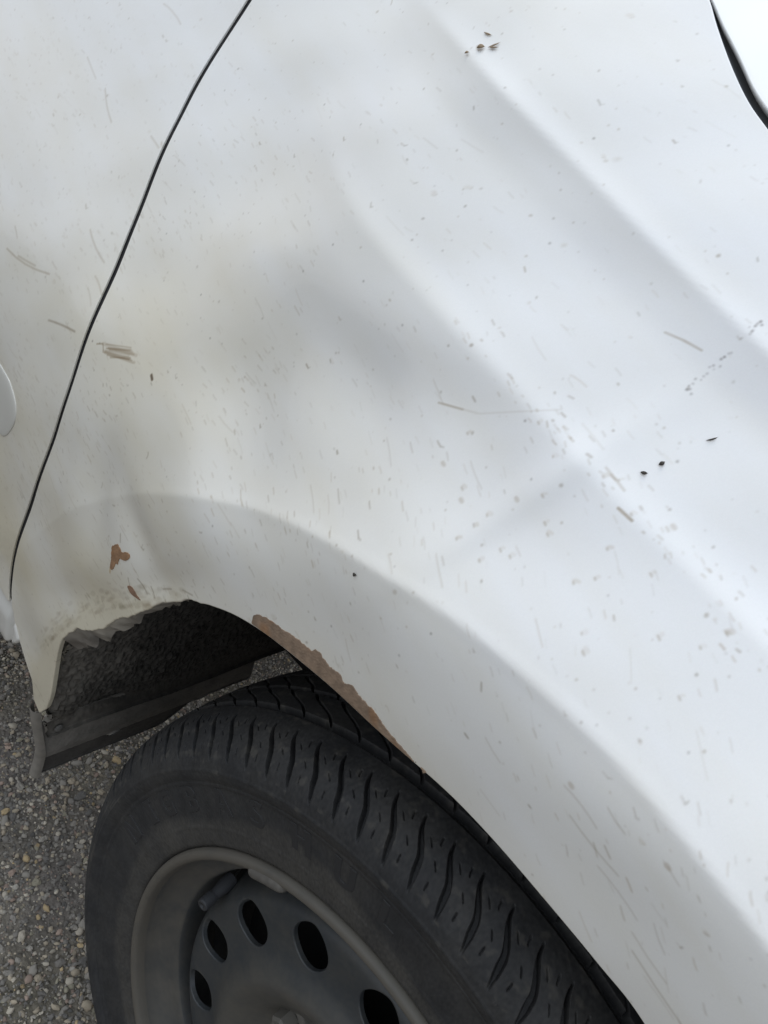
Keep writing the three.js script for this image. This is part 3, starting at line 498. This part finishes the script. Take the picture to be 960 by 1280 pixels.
  for (const [ch, ang] of [['N', 168], ['I', 158], ['G', 151.5], ['B', 143], ['A', 133.5], ['S', 124.5], ['H', 114.5], ['U', 105.5], ['L', 97]]) {
    const geo = new THREE.ExtrudeGeometry(font.generateShapes(ch, .0185), { depth: .0011, bevelEnabled: true, bevelThickness: .0004, bevelSize: .0004, bevelSegments: 1, curveSegments: 6 });
    geo.computeBoundingBox(); const w = geo.boundingBox.max.x / 2, p = geo.attributes.position;
    for (let i = 0; i < p.count; i++) { const r = .2235 + p.getY(i), a = ang * D - (p.getX(i) - w) * 1.15 / .232, s = sOfR(r), z = at(s)[0]; p.setXYZ(i, Math.cos(a) * r, Math.sin(a) * r, z - .0009 + p.getZ(i)); }
    geo.deleteAttribute('uv'); geo.computeVertexNormals(); parts.push(geo);
  }
  add('raised_lettering', mergeGeometries(parts), new THREE.MeshStandardMaterial({ color: new THREE.Color().setRGB(.022, .0215, .0215), roughness: .75 }), wheel, 'worn raised letters on the tyre sidewall');
}
const dusty = (base, dust, f) => (p) => { const n = f(p) + .5 * fbm(p[0] * 45, p[1] * 45, p[2] * 45, 3) + .25 * fbm(p[0] * 300, p[1] * 300, p[2] * 300, 2); return mix(base, dust, Math.min(1, Math.max(0, n))); };
const STEEL = [.033, .037, .040], DUST = [.098, .088, .072];
{ // rim
  const prof = curve([[.188, -.016], [.1935, -.009], [.1955, -.004], [.1955, -.0005], [.1940, .0022], [.1910, .0030], [.1882, .0014], [.1868, -.002], [.1855, -.008], [.1815, -.016], [.1745, -.0225], [.1690, -.0255], [.1674, -.0275], [.1662, -.032], [.1650, -.045], [.1630, -.06], [.160, -.085], [.160, -.13]], 90);
  const R = prof.map(([r, z]) => { const q = []; for (let i = 0; i <= 300; i++) { const a = i / 300 * 2 * Math.PI; q.push([Math.cos(a) * r, Math.sin(a) * r, z]); } return q; });
  const g = rows(R, { color: dusty(STEEL, DUST, (p) => { const r = Math.hypot(p[0], p[1]); return r > .186 ? 1.05 : p[2] > -.027 ? .60 : .25; }) });
  add('rim', g, new THREE.MeshStandardMaterial({ vertexColors: true, roughness: .6, side: THREE.DoubleSide }), wheel, 'dusty black steel rim');
  // pressed disc with round holes
  const zr = curve([[0, -.036], [.03, -.036], [.052, -.0345], [.064, -.029], [.076, -.0195], [.086, -.0135], [.0935, -.0120], [.100, -.0145], [.110, -.0195], [.120, -.0215], [.140, -.0216], [.147, -.0235], [.152, -.029], [.1555, -.038], [.1585, -.05], [.162, -.06]], 400);
  const zAt = (r) => { let i = 1; while (i < zr.length - 1 && zr[i][0] < r) i++; const [a, p] = zr[i - 1], [b, q] = zr[i]; return p + (q - p) * Math.min(1, Math.max(0, (r - a) / (b - a))); };
  const tab = []; for (let i = 0; i <= 1700; i++) tab.push(zAt(i * .0001)); const zf = (r) => tab[Math.min(1700, Math.round(r * 10000))];
  const holes = []; for (let k = 0; k < 13; k++) holes.push([.1305 * Math.cos((146.6 + k * 360 / 13) * D), .1305 * Math.sin((146.6 + k * 360 / 13) * D)]);
  const gg = (x, y) => { let d = .1625 - Math.hypot(x, y); for (const [a, b] of holes) d = Math.min(d, Math.hypot(x - a, y - b) - .0176); return Math.min(d, Math.hypot(x, y) - .0285); };
  const zz = (r) => { const k = r * 10000, i = Math.min(1699, Math.floor(k)); return tab[i] + (tab[i + 1] - tab[i]) * (k - i); };
  const disc = trimmed(-.166, .166, 300, -.166, .166, 300, gg, (x, y) => [x, y, zz(Math.min(.1699, Math.hypot(x, y)))], { round: .0012, fold: .0030, color: (x, y) => dusty(STEEL, [.082, .076, .064], (p) => { const r = Math.hypot(p[0], p[1]); return .10 + .75 * sstep(.115, .085, r) + .22 * sstep(.14, .158, r); })([x, y, 0]) });
  add('wheel_disc', disc, new THREE.MeshStandardMaterial({ vertexColors: true, roughness: .5, metalness: 0 }), wheel, 'black pressed steel disc with round holes');
  const hub = new THREE.LatheGeometry([[.0001, -.030], [.02, -.030], [.0265, -.033], [.028, -.05]].map(([r, z]) => new THREE.Vector2(r, z)), 48).rotateX(Math.PI / 2);
  add('hub_cap', hub, new THREE.MeshStandardMaterial({ color: new THREE.Color().setRGB(.05, .047, .042), roughness: .7, side: THREE.DoubleSide }), wheel);
  const drum = new THREE.LatheGeometry([[.0001, 0], [.12, 0], [.14, -.004], [.15, -.02], [.15, -.05]].map(([r, z]) => new THREE.Vector2(r, z)), 64).rotateX(Math.PI / 2).translate(0, 0, -.075);
  add('brake_drum', drum, new THREE.MeshStandardMaterial({ color: new THREE.Color().setRGB(.008, .008, .008), roughness: .9, side: THREE.DoubleSide }), wheel);
  // four wheel bolts
  const lathe = (pts, n) => new THREE.LatheGeometry(pts.map(([r, z]) => new THREE.Vector2(r, z)), n).rotateX(Math.PI / 2);
  const hex = lathe([[.0045, .006], [.0045, .0145], [.0072, .0150], [.0092, .0132], [.0094, .003], [.0094, .0022]], 6).toNonIndexed(); hex.computeVertexNormals();
  const flange = lathe([[.0094, .0024], [.0125, .0018], [.0136, .0002], [.0138, -.004]], 40).toNonIndexed();
  const core = lathe([[.0001, .0105], [.0046, .0100]], 16).toNonIndexed();
  const bolt = mergeGeometries([hex, flange, core].map((q) => { const o = new THREE.BufferGeometry(); o.setAttribute('position', q.attributes.position); o.setAttribute('normal', q.attributes.normal); return o; }));
  const bm = new THREE.MeshStandardMaterial({ color: new THREE.Color().setRGB(.10, .092, .078), roughness: .65, side: THREE.DoubleSide });
  for (let k = 0; k < 4; k++) { const a = (153 + 90 * k) * D, b = add('wheel_bolt', bolt, bm, wheel); b.position.set(Math.cos(a) * .056, Math.sin(a) * .056, -.0335); b.rotation.z = k * 1.3 + .3; }
  // valve with its rubber stem and cap
  const v = mergeGeometries([lathe([[.0062, -.012], [.0058, -.003], [.0046, .003], [.0043, .007], [.0044, .0074]], 24), lathe([[.0044, .0072], [.0050, .0080], [.0050, .0165], [.0044, .018], [.0022, .0181], [.0020, .0155], [.0001, .0155]], 18)]);
  const va = add('valve_stem', v, new THREE.MeshStandardMaterial({ color: new THREE.Color().setRGB(.030, .031, .034), roughness: .6, side: THREE.DoubleSide }), wheel, 'black rubber valve with cap'); va.position.set(Math.cos(159 * D) * .1575, Math.sin(159 * D) * .1575, -.0245); va.rotation.set(.10, .13, 0);
  // balance weight clipped to the flange
  const bw = []; for (let i = 0; i <= 40; i++) { const t = i / 40, a = (129.5 - 11 * t) * D, e = Math.sqrt(Math.max(0, 1 - Math.pow(2 * t - 1, 8))), q = []; for (let k = 0; k <= 14; k++) { const f = k / 14 * Math.PI, rr0 = .1888 - .0048 * Math.cos(f) * e * 1.0 - .001, z = -.0005 + .0052 * Math.sin(f) * e - .002 * (1 - e); q.push([Math.cos(a) * rr0, Math.sin(a) * rr0, z]); } bw.push(q); }
  add('balance_weight', rows(bw, { color: (p) => { const n = 1 + .5 * fbm(p[0] * 200, p[1] * 200, p[2] * 200, 2); return [.095 * n, .087 * n, .075 * n]; } }), new THREE.MeshStandardMaterial({ vertexColors: true, roughness: .7, side: THREE.DoubleSide }), wheel, 'dusty balance weight clipped to the rim');
}

// ================= bits that lie on the paint =================
{
  const normalAt = (x, y) => new THREE.Vector3(-(sheet(x + .001, y) - sheet(x - .001, y)) / .002, -(sheet(x, y + .001) - sheet(x, y - .001)) / .002, 1).normalize();
  const place = (o, x, y, turn) => { const n = normalAt(x, y); o.quaternion.setFromUnitVectors(new THREE.Vector3(0, 0, 1), n).multiply(new THREE.Quaternion().setFromAxisAngle(new THREE.Vector3(0, 0, 1), turn)); o.position.set(x, y, sheet(x, y)).addScaledVector(n, .0006); };
  const sliver = (l, w, bend) => { const R = []; for (let i = 0; i <= 14; i++) { const t = i / 14, h = w * Math.sin(Math.PI * Math.min(.97, .04 + t)) * .5, q = []; for (let k = 0; k <= 6; k++) { const f = k / 6 * Math.PI * 2; q.push([l * (t - .5), bend * (t - .5) * (t - .5) * 4 + h * Math.cos(f), h * .45 * (1 + Math.sin(f))]); } R.push(q); } return rows(R); };
  const dry = new THREE.MeshStandardMaterial({ color: new THREE.Color().setRGB(.27, .20, .13), roughness: .85, side: THREE.DoubleSide });
  const scrap = thing('plant_scrap', 'small dry brown plant scrap with forked tips on the upper fender', 'plant scrap');
  for (const [name, l, w, b, x, y, a] of [['flake', .0055, .0038, .0004, -.001, -.0006, .75], ['tip', .0085, .0015, .0006, .0055, .0055, 1.15], ['tip', .0075, .0014, .0006, .0068, .0040, .55], ['stalk', .0080, .0013, .0004, -.0075, .0085, .2], ['flake', .0032, .0022, 0, -.0052, -.0085, .9]]) { const m = add(name, sliver(l, w, b), dry, scrap); m.position.set(x, y, 0); m.rotation.z = a; }
  scrap.scale.setScalar(.8); place(scrap, -.2435, .9198, -.25);
  const dark = new THREE.MeshStandardMaterial({ color: new THREE.Color().setRGB(.045, .038, .03), roughness: .8 });
  for (const [x, y, l, w, a, label] of [[-.0491, .7998, 0.0030, .0015, .5, 'dark crumb on the fender, lower of the two just right of the crease'], [-.0464, .8058, 0.0028, .0018, 1.2, 'dark crumb on the fender, upper of the two just right of the crease'], [-.0381, .8217, 0.0048, .0008, .95, 'thin dark fibre on the upper fender near the right edge of the photo'], [-.1182, .7041, 0.0023, .0018, .3, 'small dark crumb alone on the ridge above the wheel arch']]) {
    const m = add('dirt_crumb', sliver(l, w, l * .08), dark, scene, label); m.userData.category = 'dirt crumb'; place(m, x, y, a);
  }
}
renderer.render(scene, camera);
